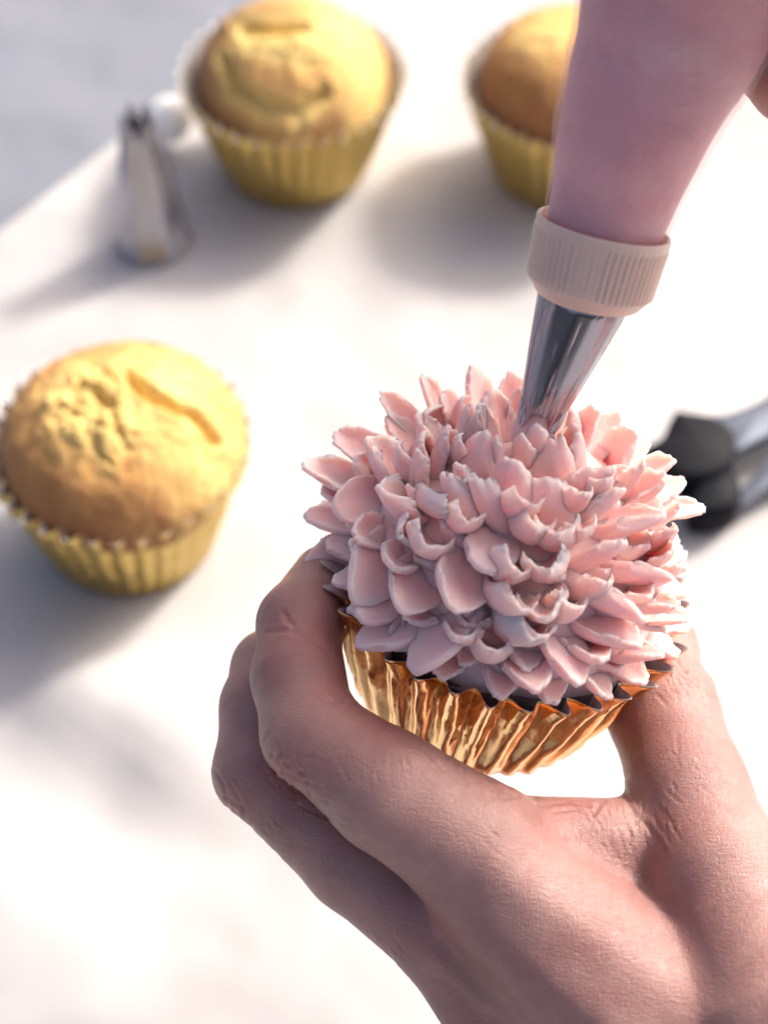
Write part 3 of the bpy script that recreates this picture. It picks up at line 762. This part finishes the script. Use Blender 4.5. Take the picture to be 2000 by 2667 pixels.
# ------------------------------------------------------------------ standing nozzle
b0 = on_plane(402, 625, 0); V = []; nA = 120
nz = empty('piping_nozzle', b0 + np.array([0, 0, .02]), 'loose steel piping nozzle standing upright beside the cupcake at upper left', 'nozzle')
Hn = 4.9; prof = [(0, 1.24), (0.08, 1.27), (0.16, 1.24), (0.2, 1.19), (1.5, 1.02), (3.0, 0.82), (4.0, 0.68), (4.6, 0.58), (5.2, 0.48)]
for side in (0, 1):
    for (z, R) in prof:
        for j in range(nA):
            t = 2 * math.pi * j / nA; s = math.cos(6 * t); m_ = max(0, (z - 3.6) / 1.3)
            k = R * (1 + (0.05 + 0.07 * m_) * s) - 0.03 * side
            V.append((k * math.cos(t), k * math.sin(t), z + (0.28 * s * m_ if z > 4.9 else 0)))
n_ = len(prof); F = grid_faces(nA, n_) + grid_faces(nA, n_, off=nA * n_, flip=True)
F += [((n_ - 1) * nA + j, (n_ - 1) * nA + (j + 1) % nA, nA * n_ + (n_ - 1) * nA + (j + 1) % nA, nA * n_ + (n_ - 1) * nA + j) for j in range(nA)]
mesh('nozzle_cone', V, F, STEEL2, nz)
# small white ball between them
V = []; c0 = on_plane(452, 372, 0)
for i in range(24):
    a = math.pi * i / 23
    for j in range(40):
        t = 2 * math.pi * j / 40; k = 1 + 0.06 * mn.noise(Vector((math.sin(a) * math.cos(t) * 2, math.sin(a) * math.sin(t) * 2, math.cos(a) * 2)))
        V.append((0.8 * k * math.sin(a) * math.cos(t), 0.8 * k * math.sin(a) * math.sin(t), 1.1 + 0.86 * k * math.cos(a)))
tag(mesh('white_ball', V, grid_faces(40, 24, flip=True), WHITE, loc=c0), 'small white ball between the standing nozzle and the cupcake behind it', 'icing')

# ------------------------------------------------------------------ black and grey tool at right
tb = on_plane(1830, 1230, 0)
tool = empty('kitchen_tool', tb, 'black ended grey metal kitchen tool lying right of the frosted cupcake', 'kitchen tool')
def slab(name, poly, z0, z1, m, rnd=0.18, n=64):
    P3 = np.array([on_plane(x, y, (z0 + z1) / 2) for x, y in poly])[:, :2]; P3 = interp(np.vstack([P3, P3[:1]]), n + 1)[:-1]
    c = P3.mean(0); V = []; hh = z1 - z0
    for (k, zz) in ((-rnd * 1.6, 0), (-rnd * .5, .06), (0, .25), (0, .7), (-rnd * .45, .93), (-rnd * 1.4, 1.0), (-1e9, 1.03)):
        for p in P3:
            d = p - c; l = np.linalg.norm(d); f = max(0.0, (l + k) / l) if k > -1e8 else 0.0
            qq = c + d * f; V.append((qq[0], qq[1], z0 + hh * zz))
    return mesh(name, np.array(V) - tb, grid_faces(n, 7), m, tool)
slab('black_end', [(1668, 1195), (1715, 1165), (1748, 1100), (1775, 1098), (1850, 1112), (1905, 1150), (1912, 1200), (1890, 1250), (1820, 1275), (1740, 1262)], 0.3, 1.5, BLACK)
slab('knob', [(1800, 1285), (1850, 1245), (1910, 1260), (1925, 1310), (1905, 1350), (1840, 1365), (1790, 1350)], 0.0, 1.25, BLACK)
slab('upper_arm', [(1775, 1098), (1850, 1098), (1930, 1075), (2060, 1010), (2180, 960), (2200, 1060), (2080, 1110), (1960, 1165), (1900, 1190), (1850, 1150)], 0.8, 1.25, GREYM, 0.08)
slab('lower_arm', [(1900, 1300), (1945, 1262), (2000, 1200), (2120, 1130), (2200, 1090), (2210, 1180), (2100, 1230), (2000, 1280), (1925, 1330)], 0.3, 0.8, GREYM, 0.08)
